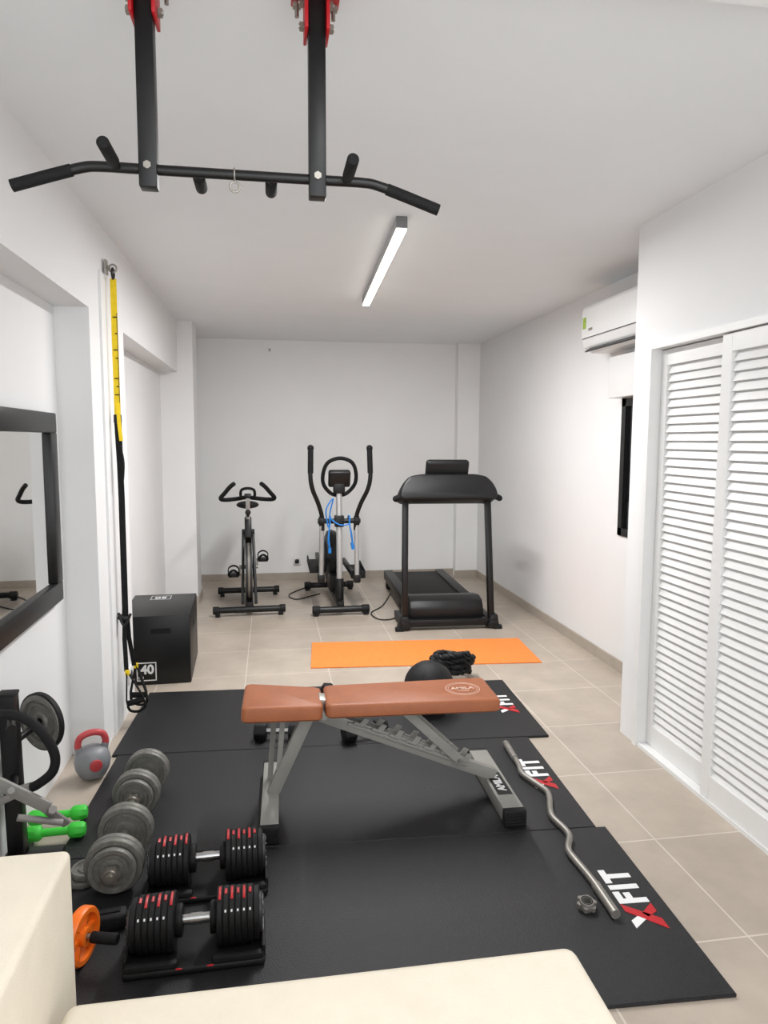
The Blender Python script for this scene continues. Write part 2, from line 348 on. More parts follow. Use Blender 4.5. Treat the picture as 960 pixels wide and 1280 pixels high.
# ------------------------------------------------------------------ plyo box
pb = thing('plyo_box', 'black wooden jump box with white numbers standing against the left wall', 'jump box', (-.715, 4.67, 0), math.radians(2))
MB().box((0, 0, .215), (.41, .62, .43), bev=.006).build('box_body', M['blackm'], pb)
MB().box((.2055, .0, .30), (.001, .13, .035)).build('hand_hole', M['foam'], pb)
MB().box((.03, -.3105, .335), (.12, .001, .032)).build('hand_hole', M['foam'], pb)
fx, fz, hb_ = -.058, .085, .058
lt = MB().text('40', .078, T((fx+.004, -.311, fz+.011)) @ RX(PI/2), off=.035).text('CM', .022, T((fx-.034, -.311, fz-.038)) @ RX(PI/2))
for a, b_ in (((fx-hb_, fz-hb_), (fx+hb_, fz-hb_+.006)), ((fx-hb_, fz+hb_-.006), (fx+hb_, fz+hb_)), ((fx-hb_, fz-hb_), (fx-hb_+.006, fz+hb_)), ((fx+hb_-.006, fz-hb_), (fx+hb_, fz+hb_))):
    lt.ab((a[0], -.3116, a[1]), (b_[0], -.3104, b_[1]))
lt.build('lettering', M['mark'], pb, 'white printed number 40 in a square')
lt = MB().text('50', .08, T((-.02, .20, .4305)) @ RZ(PI))
for a, b_ in (((-.085, .145), (.045, .148)), ((-.085, .252), (.045, .255)), ((-.085, .145), (-.082, .255)), ((.042, .145), (.045, .255))):
    lt.ab((a[0], a[1], .4302), (b_[0], b_[1], .4312))
lt.build('lettering', M['mark'], pb, 'white printed number 50 in a frame')
# ------------------------------------------------------------------ mats
def logo(root, cx, cy, z, s=1.0):
    X = T((cx, cy, z)) @ RZ(PI/2)          # local x = away from the camera, local y = left
    h = .105*s; m = MB(); x = -.03*s
    def rc(a, b): m.prism([(a[0], a[1]), (b[0], a[1]), (b[0], b[1]), (a[0], b[1])], .0012, X)
    t = .024*s; hh = h/2
    rc((x, -hh), (x+t, hh)); rc((x+t, hh-t), (x+.062*s, hh)); rc((x+t, -.006*s), (x+.055*s, t-.006*s))
    x += .074*s; rc((x, -hh), (x+t, hh)); x += .036*s
    rc((x, hh-t), (x+.075*s, hh)); rc((x+.0255*s, -hh), (x+.0255*s+t, hh-t))
    x0, x1 = -.15*s, -.042*s; tt = .036*s
    m.prism([(x0, hh), (x0+tt, hh), ((x0+x1)/2+.012*s, .006*s), ((x0+x1)/2-.012*s, -.004*s)], .0012, X)
    m.build('logo_lettering', M['mark'], root, 'white printed letters')
    q = MB().prism([(x0-.012*s, -hh), (x0+tt, -hh), (x1+.01*s, hh), (x1-tt+.01*s, hh)], .0013, X).prism([((x0+x1)/2+.014*s, 0), ((x0+x1)/2-.006*s, -.012*s), (x1-tt, -hh), (x1+.006*s, -hh)], .0013, X)
    q.build('logo_mark', M['red'], root, 'red printed cross letter')
def mat_thing(label, c, w_, d, lx, ly, s):
    r = thing('exercise_mat', label, 'mat', (c[0], c[1], 0), math.radians(-2.5), 'black rubber exercise mats')
    MB().box((0, 0, .006), (w_, d, .012), bev=.003, seg=1).build('mat_sheet', M['matb'], r)
    logo(r, lx, ly, .012, s); return r
mat_thing('black rubber mat nearest the sofa, dumbbell trays and a spring collar on it', (.25, 2.05), 2.0, .838, .90, 0, .96)
mat_thing('middle black rubber mat under the weight bench', (.25, 2.89), 2.0, .838, .915, .03, .92)
mat_thing('farthest black rubber mat, with the medicine ball on it', (.33, 3.73), 2.14, .838, .965, .03, .92)
ym = thing('yoga_mat', 'orange yoga mat lying on the tiles in front of the treadmill', 'mat', (1.045, 4.76, 0), math.radians(-4.0))
MB().box((0, 0, .004), (1.56, .58, .008), bev=.002, seg=1).build('mat_sheet', M['orange'], ym)
# ------------------------------------------------------------------ weight bench
b = thing('weight_bench', 'brown padded adjustable weight bench with grey steel frame', 'bench', (.45, 2.765, .0125), math.radians(-1.2))
for x in (-.465, .475):
    wf = .068 if x < 0 else .084
    ft = MB().box((x, 0, .035), (wf, .52, .06), bev=.004)
    ft = ft.build('foot', M['grey'], b)
    for sy in (-1, 1):
        ec = MB().box((x, sy*.270, .033), (wf+.006, .03, .066), bev=.005)
        for q_ in range(4): ec.box((x, sy*.2865, .012+.014*q_), (wf-.006, .004, .006))
        ec.build('end_cap', M['rubber'], ft)
    if x > 0:
        MB().box((x, -.06, .0656), (.060, .19, .0014), bev=.0005, seg=1).build('label_plate', M['black'], ft)
        MB().text('AMILA', .046, T((x, -.06, .0668)) @ RZ(PI/2), off=.03).build('lettering', M['mark'], ft)
MB().beam((-.455, 0, .06), (-.30, 0, .40), .05, .04, up=(0, 1, 0), bev=.003).build('rear_strut', M['grey'], b)
MB().beam((-.47, .10, .06), (-.445, .10, .40), .022, .022).build('seat_post', M['grey'], b)
MB().beam((-.44, -.0, .06), (-.41, -.0, .40), .02, .02).build('seat_post', M['grey'], b)
MB().beam((-.285, 0, .385), (.475, 0, .075), .05, .035, up=(0, 1, 0), bev=.003).build('ladder_beam', M['grey'], b)
d = V((.76, 0, -.31)).normalized(); nn = V((.31, 0, .76)).normalized()
for sy in (-.032, .024):
    t_ = MB()
    for k in range(7):
        p = V((-.285, 0, .385))+d*(.16+k*.078)+nn*.015
        X = Matrix(((d.x, nn.x, 0, p.x), (0, 0, 1, p.y+sy), (d.z, nn.z, 0, p.z), (0, 0, 0, 1)))
        t_.prism([(0, 0), (.044, 0), (.056, .040), (.034, .040), (.026, .014), (.004, .014)], .008, X)
        t_.prism([(-.02, -.008), (.06, -.008), (.06, .004), (-.02, .004)], .008, X)
    t_.build('adjustment_rack', M['grey'], b)
for sy in (-.045, .04): MB().beam((.07, sy, .40), (.315, sy, .165), .035, .007, up=(0, 1, 0)).build('support_strut', M['grey'], b)
MB().cyl((.31, -.07, .168), (.31, .07, .168), .008).build('support_pin', M['steel'], b)
MB().ab((-.50, -.03, .385), (-.27, .03, .408), bev=.003).build('seat_rail', M['grey'], b)
for sy in (-1, 1): MB().ab((-.23, sy*.06-.015, .392), (.40, sy*.06+.015, .412), bev=.003).build('pad_rail', M['grey'], b)
MB().cyl((-.25, -.09, .40), (-.25, .09, .40), .014).build('hinge_tube', M['grey'], b)
MB().box((-.255, 0, .43), (.035, .08, .045), rot=(0, .2, 0), bev=.004).build('hinge', M['steel'], b)
def rrect(x0, x1, hw0, hw1, rr=.05, n=6):
    P = []
    for (cx, cy, a) in ((x1-rr, hw1-rr, 0), (x0+rr, hw0-rr, PI/2), (x0+rr, -hw0+rr, PI), (x1-rr, -hw1+rr, 1.5*PI)):
        for k in range(n+1): P.append((cx+rr*math.cos(a+PI/2*k/n), cy+rr*math.sin(a+PI/2*k/n)))
    return P
def pad(x0, x1, h0, h1, z, tk, name, rot=0):
    me = MB(); X = T(((x0+x1)/2, 0, z)) @ RY(rot) @ T((-(x0+x1)/2, 0, 0))
    bm = bmesh.new(); prof = [(-.008, 0), (0, .008), (0, tk-.011), (-.004, tk-.004), (-.012, tk)]
    base = rrect(x0, x1, h0, h1, .022); cx = (x0+x1)/2; rings = []
    for off, zz in prof:
        rings.append([bm.verts.new((cx+(px-cx)*(1+off/((x1-x0)/2)), py*(1+off/h0), zz)) for px, py in base])
    for A, B in zip(rings, rings[1:]):
        for k in range(len(A)): bm.faces.new((A[k], A[(k+1) % len(A)], B[(k+1) % len(A)], B[k]))
    bm.faces.new(rings[0][::-1]); bm.faces.new(rings[-1]); me._add(bm, X)
    return me.build(name, M['leather'], b)
pad(-.572, -.258, .142, .112, .400, .062, 'seat_pad', .06)
bp = pad(-.245, .455, .120, .137, .402, .055, 'back_pad')
MB().ring(T((.33, 0, .4572)), .070, .0014, 40).ring(T((.33, 0, .4572)), .060, .0009, 40).text('AMILA', .034, T((.33, .006, .4571))).text('FITNESS', .013, T((.33, -.022, .4571))).build('emblem', M['dimmark'], bp, 'pale round printed emblem')
# ------------------------------------------------------------------ adjustable dumbbells
def adj(label, loc, rz):
    r = thing('adjustable_dumbbell', label, 'dumbbell', loc, rz, 'adjustable dumbbells in their trays'); r.scale = (.95, .95, .97)
    zc = .100
    tr = MB().box((0, 0, .011), (.41, .21, .022), bev=.009, seg=3)
    for sx in (-1, 1):
        tr.box((sx*.125, .084, .030), (.155, .03, .04), bev=.012).box((sx*.125, -.086, .024), (.155, .03, .03), bev=.012).box((sx*.2, 0, .028), (.012, .17, .045), bev=.005)
    tr = tr.build('tray', M['matte'], r, 'black plastic storage tray')
    for sx in (-1, 1): MB().box((sx*.045, -.097, .016), (.02, .012, .01), bev=.002).build('latch', M['red'], tr, 'red latch')
    MB().cyl((-.07, 0, zc), (.07, 0, zc), .0150).cyl((-.018, 0, zc), (.018, 0, zc), .0168).build('handle', M['chrome'], r, 'chrome knurled handle')
    for sx in (-1, 1):
        MB().cyl((sx*.041, 0, zc), (sx*.062, 0, zc), .046, bev=.004).build('hand_guard', M['matte'], r)
        rd = MB(); mk = MB()
        for k in range(7):
            x = sx*(.071+k*.0182); rr = .082-.0006*k if k != 6 else .074
            X = frame((x, 0, zc), (sx, 0, 0), (0, 0, 1))
            MB().lathe([(0, -.0091), (rr-.003, -.0091), (rr, -.0062), (rr, .0062), (rr-.003, .0091), (0, .0091)], X, 32).build('weight_plate', M['matte'], r)
            if k < 6:
                X2 = T((x, 0, zc)) @ RY(PI/2) @ RZ(PI)
                a0, a1 = (-.05, .22) if k % 2 else (-.2, .45)
                for dx in (-.0015, .0015): rd.ring(T((dx, 0, 0)) @ X2, rr-.0003, .0025, 10, a0, a1)
                if k:
                    a = PI/2-.85; mk.box((x, -(rr+.0008)*math.cos(a), zc+(rr+.0008)*math.sin(a)), (.005, .0015, .007), rot=(-a, 0, 0))
        rd.build('red_trim', M['red'], r, 'red accents on the plates')
        mk.build('plate_numbers', M['mark'], r)
        X = frame((sx*.188, 0, zc), (sx, 0, 0), (0, 0, 1))
        dl = MB().lathe([(0, 0), (.056, 0), (.056, .008), (.050, .012), (0, .012)], X, 28).build('selector_dial', M['dark'], r)
        tk = MB()
        for k in range(12):
            a = 2*PI*k/12; tk.box((.043*math.cos(a), .043*math.sin(a), .0125), (.010, .003, .001), rot=(0, 0, a), X=X)
        tk.build('dial_marks', M['mark'], dl)
    return r
adj('black and red adjustable dumbbell in its tray, the one nearer the sofa', (-.228, 1.985, .0125), math.radians(1))
adj('black and red adjustable dumbbell in its tray, the one nearer the bench', (-.222, 2.295, .0125), math.radians(2))
# ------------------------------------------------------------------ cast-iron dumbbells and loose plates
def plate_profile(R_, t): return [(.014, -t*.3), (.024, -t*.5), (.034, -t*.5), (.038, -t*.15), (R_*.58, -t*.15), (R_*.60, -t*.3), (R_*.66, -t*.3), (R_*.68, -t*.15), (R_*.77, -t*.15), (R_*.81, -t*.5), (R_*.97, -t*.5), (R_, -t*.3), (R_, t*.3), (R_*.97, t*.5), (R_*.81, t*.5), (R_*.77, t*.15), (R_*.68, t*.15), (R_*.66, t*.3), (R_*.60, t*.3), (R_*.58, t*.15), (.038, t*.15), (.034, t*.5), (.024, t*.5), (.014, t*.3), (.014, -t*.3)]
def iron_dumbbell(label, loc, rz, half, sizes):
    r = thing('iron_dumbbell', label, 'dumbbell', loc, rz, 'grey cast iron plate dumbbells'); zc = max(sizes)
    MB().cyl((0, -half-.055, zc), (0, half+.055, zc), .0125).cyl((0, -half+.05, zc), (0, half-.05, zc), .0155).build('handle_bar', M['steel'], r)
    for sy in (-1, 1):
        y = half-.05
        for s_ in sizes:
            MB().lathe(plate_profile(s_, .024), frame((0, sy*y, zc), (0, sy, 0)), 40).build('weight_plate', M['iron'], r); y += .026
        X = frame((0, sy*(y+.002), zc), (0, sy, 0))
        st_ = MB().lathe([(.0125, -.012), (.024, -.012), (.026, 0), (.022, .016), (.0125, .016)], X, 24)
        for k in range(6): st_.cyl(X @ V((.022*math.cos(k*PI/3), .022*math.sin(k*PI/3), -.008)), X @ V((.022*math.cos(k*PI/3), .022*math.sin(k*PI/3), .008)), .008, seg=10)
        st_.build('star_collar', M['steel'], r)
    return r
iron_dumbbell('grey cast iron dumbbell with round plates beside the adjustable dumbbells', (-.525, 2.41, .0125), math.radians(1), .14, [.094, .094, .076])
iron_dumbbell('grey cast iron dumbbell with round plates farther back, behind its twin', (-.535, 2.885, .0125), math.radians(-3), .13, [.090, .090, .072])
pl = thing('weight_plate', 'small grey iron plate lying flat beside the cast iron dumbbell', 'weight plate', fl(106, 1096, .02)*1.0, 0)
pl.location.z = .0125
small = lambda R_, t: [(.010, -t*.5), (R_*.55, -t*.5), (R_*.6, -t*.25), (R_*.78, -t*.25), (R_*.82, -t*.5), (R_*.97, -t*.5), (R_, -t*.3), (R_, t*.3), (R_*.97, t*.5), (R_*.82, t*.5), (R_*.78, t*.25), (R_*.6, t*.25), (R_*.55, t*.5), (.010, t*.5), (.010, -t*.5)]
MB().lathe(small(.06, .02), T((0, 0, .0102)), 32).build('plate_disc', M['iron'], pl)
pl2 = thing('weight_plate', 'second small iron plate stacked on top of the one lying flat', 'weight plate', (pl.location.x+.012, pl.location.y+.004, .0332))
MB().lathe(small(.056, .02), T((0, 0, .0102)), 32).build('plate_disc', M['iron'], pl2)
# ------------------------------------------------------------------ green dumbbells
def green_db(label, loc, rz):
    r = thing('green_dumbbell', label, 'dumbbell', loc, rz, 'green neoprene dumbbells')
    MB().cyl((-.06, 0, .03), (.06, 0, .03), .015).build('handle', M['green'], r)
    for sx in (-1, 1):
        X = frame((sx*.075, 0, .03), (sx, 0, 0), (0, 0, 1))
        MB().lathe([(0, -.028), (.022, -.028), (.0295, -.018), (.0295, .018), (.022, .03), (.012, .032), (0, .032)], X, 8).build('head', M['green'], r)
    return r
green_db('green dumbbell beside the weight tree, the one nearer the kettlebell', (-.832, 2.775, .0125), .1)
green_db('green dumbbell beside the weight tree, the one nearer the loose plates', (-.808, 2.652, .0125), .05)
# ------------------------------------------------------------------ kettlebell
k = thing('kettlebell', 'grey kettlebell with red handle beside the left wall', 'kettlebell', (-.795, 3.16, .0125), math.radians(25)); k.scale = (.94, .94, .94)
MB().lathe([(0, 0), (.05, 0), (.058, .006), (.076, .04), (.082, .075), (.076, .108), (.06, .132), (.03, .145), (0, .147)], None, 36).build('body', M['kgrey'], k)
hp_ = cr([(-.052, 0, .115), (-.062, 0, .155), (-.052, 0, .192), (-.02, 0, .208), (.02, 0, .208), (.052, 0, .192), (.062, 0, .155), (.052, 0, .115)], 5)
hd_ = MB().tube(hp_, .0155, 14).build('handle', M['kred'], k, 'red handle')
for sx in (-1, 1): MB().cyl((sx*.052, 0, .108), (sx*.061, 0, .150), .0168).build('handle_base', M['kgrey'], hd_, 'grey handle base')
MB().cyl((0, -.072, .078), (0, -.0845, .078), .028, bev=.003).build('badge', M['kred'], k, 'round red badge')
# ------------------------------------------------------------------ weight tree and attachments
wt = thing('weight_tree', 'black steel weight tree against the left wall by the mirror', 'weight rack', (-.897, 2.53, .0))
MB().beam((0, -.0, .04), (-.008, 0, .62), .055, .05, bev=.004).build('upright', M['blackm'], wt)
MB().ab((-.035, -.20, .0), (.035, .06, .045), bev=.004).ab((-.04, -.03, .0125), (.15, .03, .045), bev=.004).build('base', M['blackm'], wt)
for (dx, dy, z) in ((.05, .20, .445), (.055, -.16, .55), (.055, -.17, .33)):
    MB().cyl((0, 0, z), (dx, dy, z+.01), .013).cyl((dx, dy, z+.01), (dx*1.04, dy*1.04, z+.01), .016).build('peg', M['blackm'], wt)
MB().box((-.008, 0, .624), (.06, .055, .012), bev=.004).build('top_cap', M['rubber'], wt)
hp = thing('weight_plate', 'grey ringed iron plate hanging on the weight tree peg', 'weight plate', (-.853, 2.70, .453))
X = frame((0, 0, 0), (.55, .835, .0))
MB().lathe(plate_profile(.103, .03), X, 40).build('plate_disc', M['iron'], hp)
MB().lathe([(.1035, -.012), (.109, -.008), (.109, .008), (.1035, .012), (.1035, -.012)], X, 40).build('rim', M['rubber'], hp, 'black rubber rim')
ch = thing('curved_handle', 'black curved pull handle hanging on the front of the weight tree', 'handle', ony(20, 905, 2.34))
o_ = V(ch.location)
pts = [ony(u, v, y)-o_ for u, v, y in ((-30, 905, 2.34), (0, 894, 2.34), (28, 897, 2.34), (52, 915, 2.34), (68, 942, 2.34), (66, 964, 2.34), (48, 980, 2.34), (34, 986, 2.34))]
MB().tube(cr(pts, 6), .0155, 14).build('grip', M['foam'], ch)
MB().tube([pts[-1]+V((.012, 0, .003)), pts[-1]+V((-.03, 0, -.008))], .0175, 12).build('end_collar', M['matt'], ch)
cb = thing('steel_attachment', 'matt grey steel cable attachment with joined bars at the weight tree foot', 'cable attachment', ony(35, 1000, 2.30))
o_ = V(cb.location); q = lambda u, v, y=2.30: ony(u, v, y)-o_
MB().beam(q(-25, 968), q(62, 1010), .04, .014, up=(0, 1, 0), bev=.003).build('long_bar', M['matt'], cb)
MB().beam(q(-20, 1012), q(30, 988), .022, .012, up=(0, 1, 0), bev=.002).build('short_bar', M['matt'], cb)
MB().beam(q(28, 990), q(84, 1030, 2.36), .028, .012, up=(0, 1, 0), bev=.002).build('side_bar', M['matt'], cb)
MB().cyl(q(22, 1022), q(78, 1028, 2.34), .011).build('cross_rod', M['matt'], cb)
MB().cyl(q(66, 1012, 2.285), q(66, 1012, 2.33), .014, seg=6).build('pivot_bolt', M['matt'], cb)
MB().cyl(q(14, 988, 2.285), q(14, 988, 2.33), .012, seg=6).build('pivot_bolt', M['matt'], cb)
# ------------------------------------------------------------------ ab wheel
aw = thing('ab_wheel', 'orange ab roller wheel with black grips on the near mat', 'ab wheel', (-.548, 1.985, .0125), math.radians(-16))
X = frame((0, 0, .078), (1, 0, 0), (0, 0, 1))
MB().lathe([(.062, -.016), (.074, -.016), (.078, -.01), (.078, .01), (.074, .016), (.062, .016), (.062, -.016)], X, 40).build('tyre', M['orangep'], aw)
sp = MB().lathe([(.012, -.02), (.026, -.02), (.026, .02), (.012, .02), (.012, -.02)], X, 24)
for kk in range(6):
    a = kk*PI/3; sp.box((.045*math.cos(a), .045*math.sin(a), 0), (.042, .010, .014), rot=(0, 0, a), X=X)
sp.build('hub', M['orangep'], aw)
MB().cyl((-.10, 0, .078), (.10, 0, .078), .008).build('axle', M['steel'], aw)
for sx in (-1, 1): MB().cyl((sx*.03, 0, .078), (sx*.11, 0, .078), .0155, bev=.004).build('grip', M['foam'], aw)
pc = thing('foam_block', 'small black padded block behind the ab wheel', 'block', (-.505, 2.12, .0125), .15)
MB().box((0, 0, .026), (.11, .05, .052), bev=.012, seg=3).build('padding', M['rubber'], pc)
MB().box((0, 0, .054), (.07, .02, .006), bev=.002).build('strap', M['webbing'], pc)
# ------------------------------------------------------------------ EZ bar and spring collar
ez = thing('curl_bar', 'long steel zigzag curl bar lying on the mats right of the bench', 'barbell', fl(700, 1035, .012))
o_ = V(ez.location); zc = .0165
P_ = [(632, 929), (648, 955), (653, 967), (676, 983), (686, 993), (689, 1018), (704, 1034), (712, 1045), (710, 1060), (717, 1072), (742, 1102), (770, 1143)]
W = [fl(u, v, .03) for u, v in P_]
W = [V((p.x, p.y, .0125+zc)) - o_ for p in W]
MB().tube(cr(W, 4), .0125, 14).build('shaft', M['barm'], ez)
MB().cyl(W[-1], W[-1]+(W[-2]-W[-1])*.82, .0155).cyl(W[-1]+(W[-2]-W[-1])*.82, W[-1]+(W[-2]-W[-1])*.9, .0162).build('sleeve', M['barm'], ez)
MB().cyl(W[0], W[0]+(W[1]-W[0])*.75, .0155).cyl(W[0], W[0]+(W[1]-W[0])*.1, .0162).build('sleeve', M['barm'], ez)
sc_ = thing('star_collar', 'small steel star screw collar lying on the near mat', 'collar', fl(733, 1136, .012))
X = T((0, 0, .017)) @ RX(.15)
s_ = MB().lathe([(.014, -.012), (.024, -.012), (.027, 0), (.022, .014), (.014, .014), (.014, -.012)], X, 24)
for kk in range(6): s_.cyl(X @ V((.025*math.cos(kk*PI/3), .025*math.sin(kk*PI/3), -.008)), X @ V((.025*math.cos(kk*PI/3), .025*math.sin(kk*PI/3), .006)), .008, seg=10)
s_.build('collar_nut', M['barm'], sc_)
MB().ring(X @ T((0, 0, .012)), .017, .003, 20).build('rubber_washer', M['rubber'], sc_)
# ------------------------------------------------------------------ hex dumbbells
def hex_db(label, loc, rz):
    r = thing('hex_dumbbell', label, 'dumbbell', loc, rz, 'black hex dumbbells behind the bench')
    MB().cyl((-.06, 0, .042), (.06, 0, .042), .0135).build('handle', M['chrome'], r)
    for sx in (-1, 1):
        X = frame((sx*.085, 0, .042), (sx, 0, 0), (0, 0, 1))
        bm = [( .048*math.cos(a*PI/3), .048*math.sin(a*PI/3)) for a in range(6)]
        MB().prism(bm, .06, X @ T((0, 0, -.03)), bev=.006).build('head', M['rubber'], r)
    return r
hex_db('black hex dumbbell behind the bench seat, leftmost of the three', (.02, 3.42, .0125), math.radians(-8))
hex_db('black hex dumbbell behind the middle of the bench frame', (.45, 3.36, .0125), math.radians(15))
hex_db('black hex dumbbell at the far mat edge, peeking over the bench hinge', (.285, 3.86, .0125), math.radians(75))
# ------------------------------------------------------------------ medicine ball + rope
mb = thing('medicine_ball', 'black textured medicine ball on the far mat behind the bench', 'ball', (.85, 3.685, .0128))
MB().sphere((0, 0, .138), .138, seg=40).build('ball', M['rubber'], mb)
g = MB()
for a in (0, PI/3, 2*PI/3): g.ring(T((0, 0, .138)) @ RZ(a) @ RX(PI/2), .1375, .0018, 48)
g.ring(T((0, 0, .138)), .1375, .0018, 48).build('seams', M['black'], mb)
rp = thing('battle_rope', 'coiled black braided rope heaped just right of the medicine ball', 'rope', (1.135, 4.225, 0), math.radians(-8))
pts = []
rnd = random.Random(3); lumps = [(rnd.uniform(-.020, .020), rnd.uniform(-.012, .012), rnd.uniform(-.010, .010)) for _ in range(12)]
NL = 4.0
for kk in range(int(NL*16)+1):
    a = 2*PI*kk/16; L = kk/16; j = lumps[int(L*2) % 12]; j2 = lumps[(int(L*2)+1) % 12]; f = (L*2) % 1
    jx, jy, jz = [p*(1-f)+q_*f for p, q_ in zip(j, j2)]
    pts.append(((.108+.016*math.sin(L*2.9))*math.cos(a)+jx, .048*math.sin(a)+jy, .036+L*.029+jz+.008*math.sin(a*2+L)))
pp = cr(pts, 3)
MB().tube(pp, [.0180+.0045*math.sin(i*.9) for i in range(len(pp))], 10).build('coil', M['rubber'], rp)
tw = MB()
for s0 in (0, 2*PI/3, 4*PI/3):
    path = []
    for i, p in enumerate(pp):
        t = (pp[min(i+1, len(pp)-1)]-pp[max(0, i-1)]).normalized(); n1 = (Z-t*Z.dot(t)).normalized(); n2 = t.cross(n1); a = i*.8+s0
        path.append(p+(n1*math.cos(a)+n2*math.sin(a))*.0155)
    tw.tube(path, .0078, 6)
tw.build('braid', M['black'], rp)
# ------------------------------------------------------------------ spin bike
bk = thing('spin_bike', 'black indoor cycling bike by the back left corner', 'exercise bike', (-.19, 5.98, 0), math.radians(2))
for y, hw in ((.03, .285), (.83, .27)):
    fb = MB().cyl((-hw, y, .055), (hw, y, .055), .027).build('base_bar', M['blackm'], bk)
    for sx in (-1, 1): MB().cyl((sx*(hw-.03), y, .055), (sx*(hw+.02), y, .055), .034, bev=.004).ab((sx*(hw-.02)-.02, y-.025, .0), (sx*(hw-.02)+.02, y+.025, .045), bev=.004).build('end_cap', M['rubber'], fb)
MB().beam((0, .03, .085), (0, .83, .085), .07, .06, bev=.004).beam((0, .30, .72), (0, .62, .12), .06, .07, bev=.006).beam((0, .45, .42), (0, .72, .60), .05, .06, bev=.004).beam((0, .72, .62), (0, .70, .10), .05, .06, bev=.004).build('frame', M['blackm'], bk)
X = frame((0, .20, .36), (1, 0, 0), (0, 0, 1))
MB().lathe([(0, -.014), (.17, -.014), (.18, -.028), (.235, -.028), (.24, -.022), (.24, .022), (.235, .028), (.18, .028), (.17, .014), (0, .014)], X, 44).build('flywheel', M['dark'], bk, 'dark heavy flywheel')
MB().ring(frame((0, .20, .36), (1, 0, 0)), .236, .010, 48).build('flywheel_rim', M['steel'], bk)
for sx in (-1, 1): MB().beam((sx*.056, .04, .10), (sx*.042, .29, .70), .024, .040, bev=.004).build('fork_blade', M['blackm'], bk)
MB().beam((0, .25, .64), (0, .30, .82), .06, .07, bev=.010).beam((-.055, .28, .695), (.055, .28, .695), .05, .04, bev=.006).build('head_tube', M['blackm'], bk)
MB().beam((0, .29, .80), (0, .23, 1.0), .036, .055, bev=.004).build('handlebar_post', M['silver'], bk)
hb = MB()
hb.tube(cr([(-.01, .23, 1.0), (-.12, .22, .985), (-.205, .17, .985), (-.225, .12, 1.005), (-.19, .06, 1.05), (-.145, 0, 1.105), (-.11, -.04, 1.135)], 6), .018, 12)
hb.tube(cr([(.01, .23, 1.0), (.12, .22, .985), (.205, .17, .985), (.225, .12, 1.005), (.19, .06, 1.05), (.145, 0, 1.105), (.11, -.04, 1.135)], 6), .018, 12)
hb.tube(cr([(-.055, .22, 1.0), (-.06, .15, 1.03), (-.05, .08, 1.075), (0, .06, 1.09), (.05, .08, 1.075), (.06, .15, 1.03), (.055, .22, 1.0)], 5), .012, 12)
hb.build('handlebar', M['foam'], bk)
MB().box((0, .21, 1.015), (.06, .03, .035), rot=(-.5, 0, 0), bev=.008).build('clamp', M['black'], bk)
MB().cyl((0, .27, .83), (0, .17, .87), .012).sphere((0, .16, .875), .024).build('resistance_knob', M['black'], bk)
MB().cyl((0, .72, .6), (0, .76, .84), .02).beam((0, .68, .845), (0, .86, .845), .04, .03).build('seat_post', M['steel'], bk)
bm = bmesh.new(); bmesh.ops.create_uvsphere(bm, u_segments=24, v_segments=14, radius=1)
for v in bm.verts:
    y = v.co.y; wv = .105 if y > 0 else .105-.07*min(1, -y*1.15); v.co = V((v.co.x*wv, y*.14, v.co.z*.036))
sd = MB(); sd._add(bm, T((0, .77, .885))); sd.build('saddle', M['rubber'], bk)
PZ = ((-1, .345, .30), (1, .655, .38))
ck = MB().cyl((-.085, .50, .34), (.085, .50, .34), .018)
for sx, y, z in PZ: ck.beam((sx*.078, .50, .34), (sx*.078, y, z), .014, .03)
ck.build('crank', M['steel'], bk)
MB().cyl((.035, .50, .34), (.060, .50, .34), .10).ab((.035, .2, .28), (.060, .5, .44), bev=.004).build('chain_guard', M['black'], bk)
for sx, y, z in PZ:
    pd = MB().ab((.088 if sx > 0 else -.178, y-.05, z-.016), (.178 if sx > 0 else -.088, y+.05, z+.016), bev=.004).build('pedal', M['black'], bk)
    MB().tube(cr([(sx*.095, y-.05, z), (sx*.095, y-.10, z+.03), (sx*.133, y-.11, z+.06), (sx*.172, y-.10, z+.03), (sx*.172, y-.05, z)], 4), .010, 8).ribbon(cr([(sx*.09, y, z), (sx*.09, y-.01, z+.06), (sx*.133, y-.02, z+.085), (sx*.176, y-.01, z+.06), (sx*.176, y, z)], 4), (0, 1, 0), .04, .009).build('toe_cage', M['webbing'], pd)
# ------------------------------------------------------------------ elliptical trainer
el = thing('elliptical_trainer', 'black and silver elliptical cross trainer between bike and treadmill', 'elliptical trainer', (.585, 5.92, 0), math.radians(1))
for y in (.0, 1.05):
    fb = MB().cyl((-.2, y, .05), (.2, y, .05), .028).build('base_bar', M['blackm'], el)
    for sx in (-1, 1): MB().cyl((sx*.18, y, .05), (sx*.245, y, .05), .036, bev=.005).ab((sx*.215-.022, y-.028, 0), (sx*.215+.022, y+.028, .04), bev=.004).build('end_cap', M['rubber'], fb)
MB().beam((0, 0, .085), (0, 1.05, .085), .055, .06, bev=.004).build('frame_beam', M['blackm'], el)
MB().cyl((0, .10, .10), (0, .14, 1.10), .026).build('mast', M['silver'], el, 'silver upright mast')
MB().cyl((0, .095, .08), (0, .105, .30), .036, bev=.004).build('mast_shroud', M['black'], el)
MB().box((0, .13, .80), (.08, .075, .10), bev=.01).build('pivot_block', M['black'], el)
MB().cyl((-.185, .13, .80), (.185, .13, .80), .022).build('pivot_axle', M['black'], el)
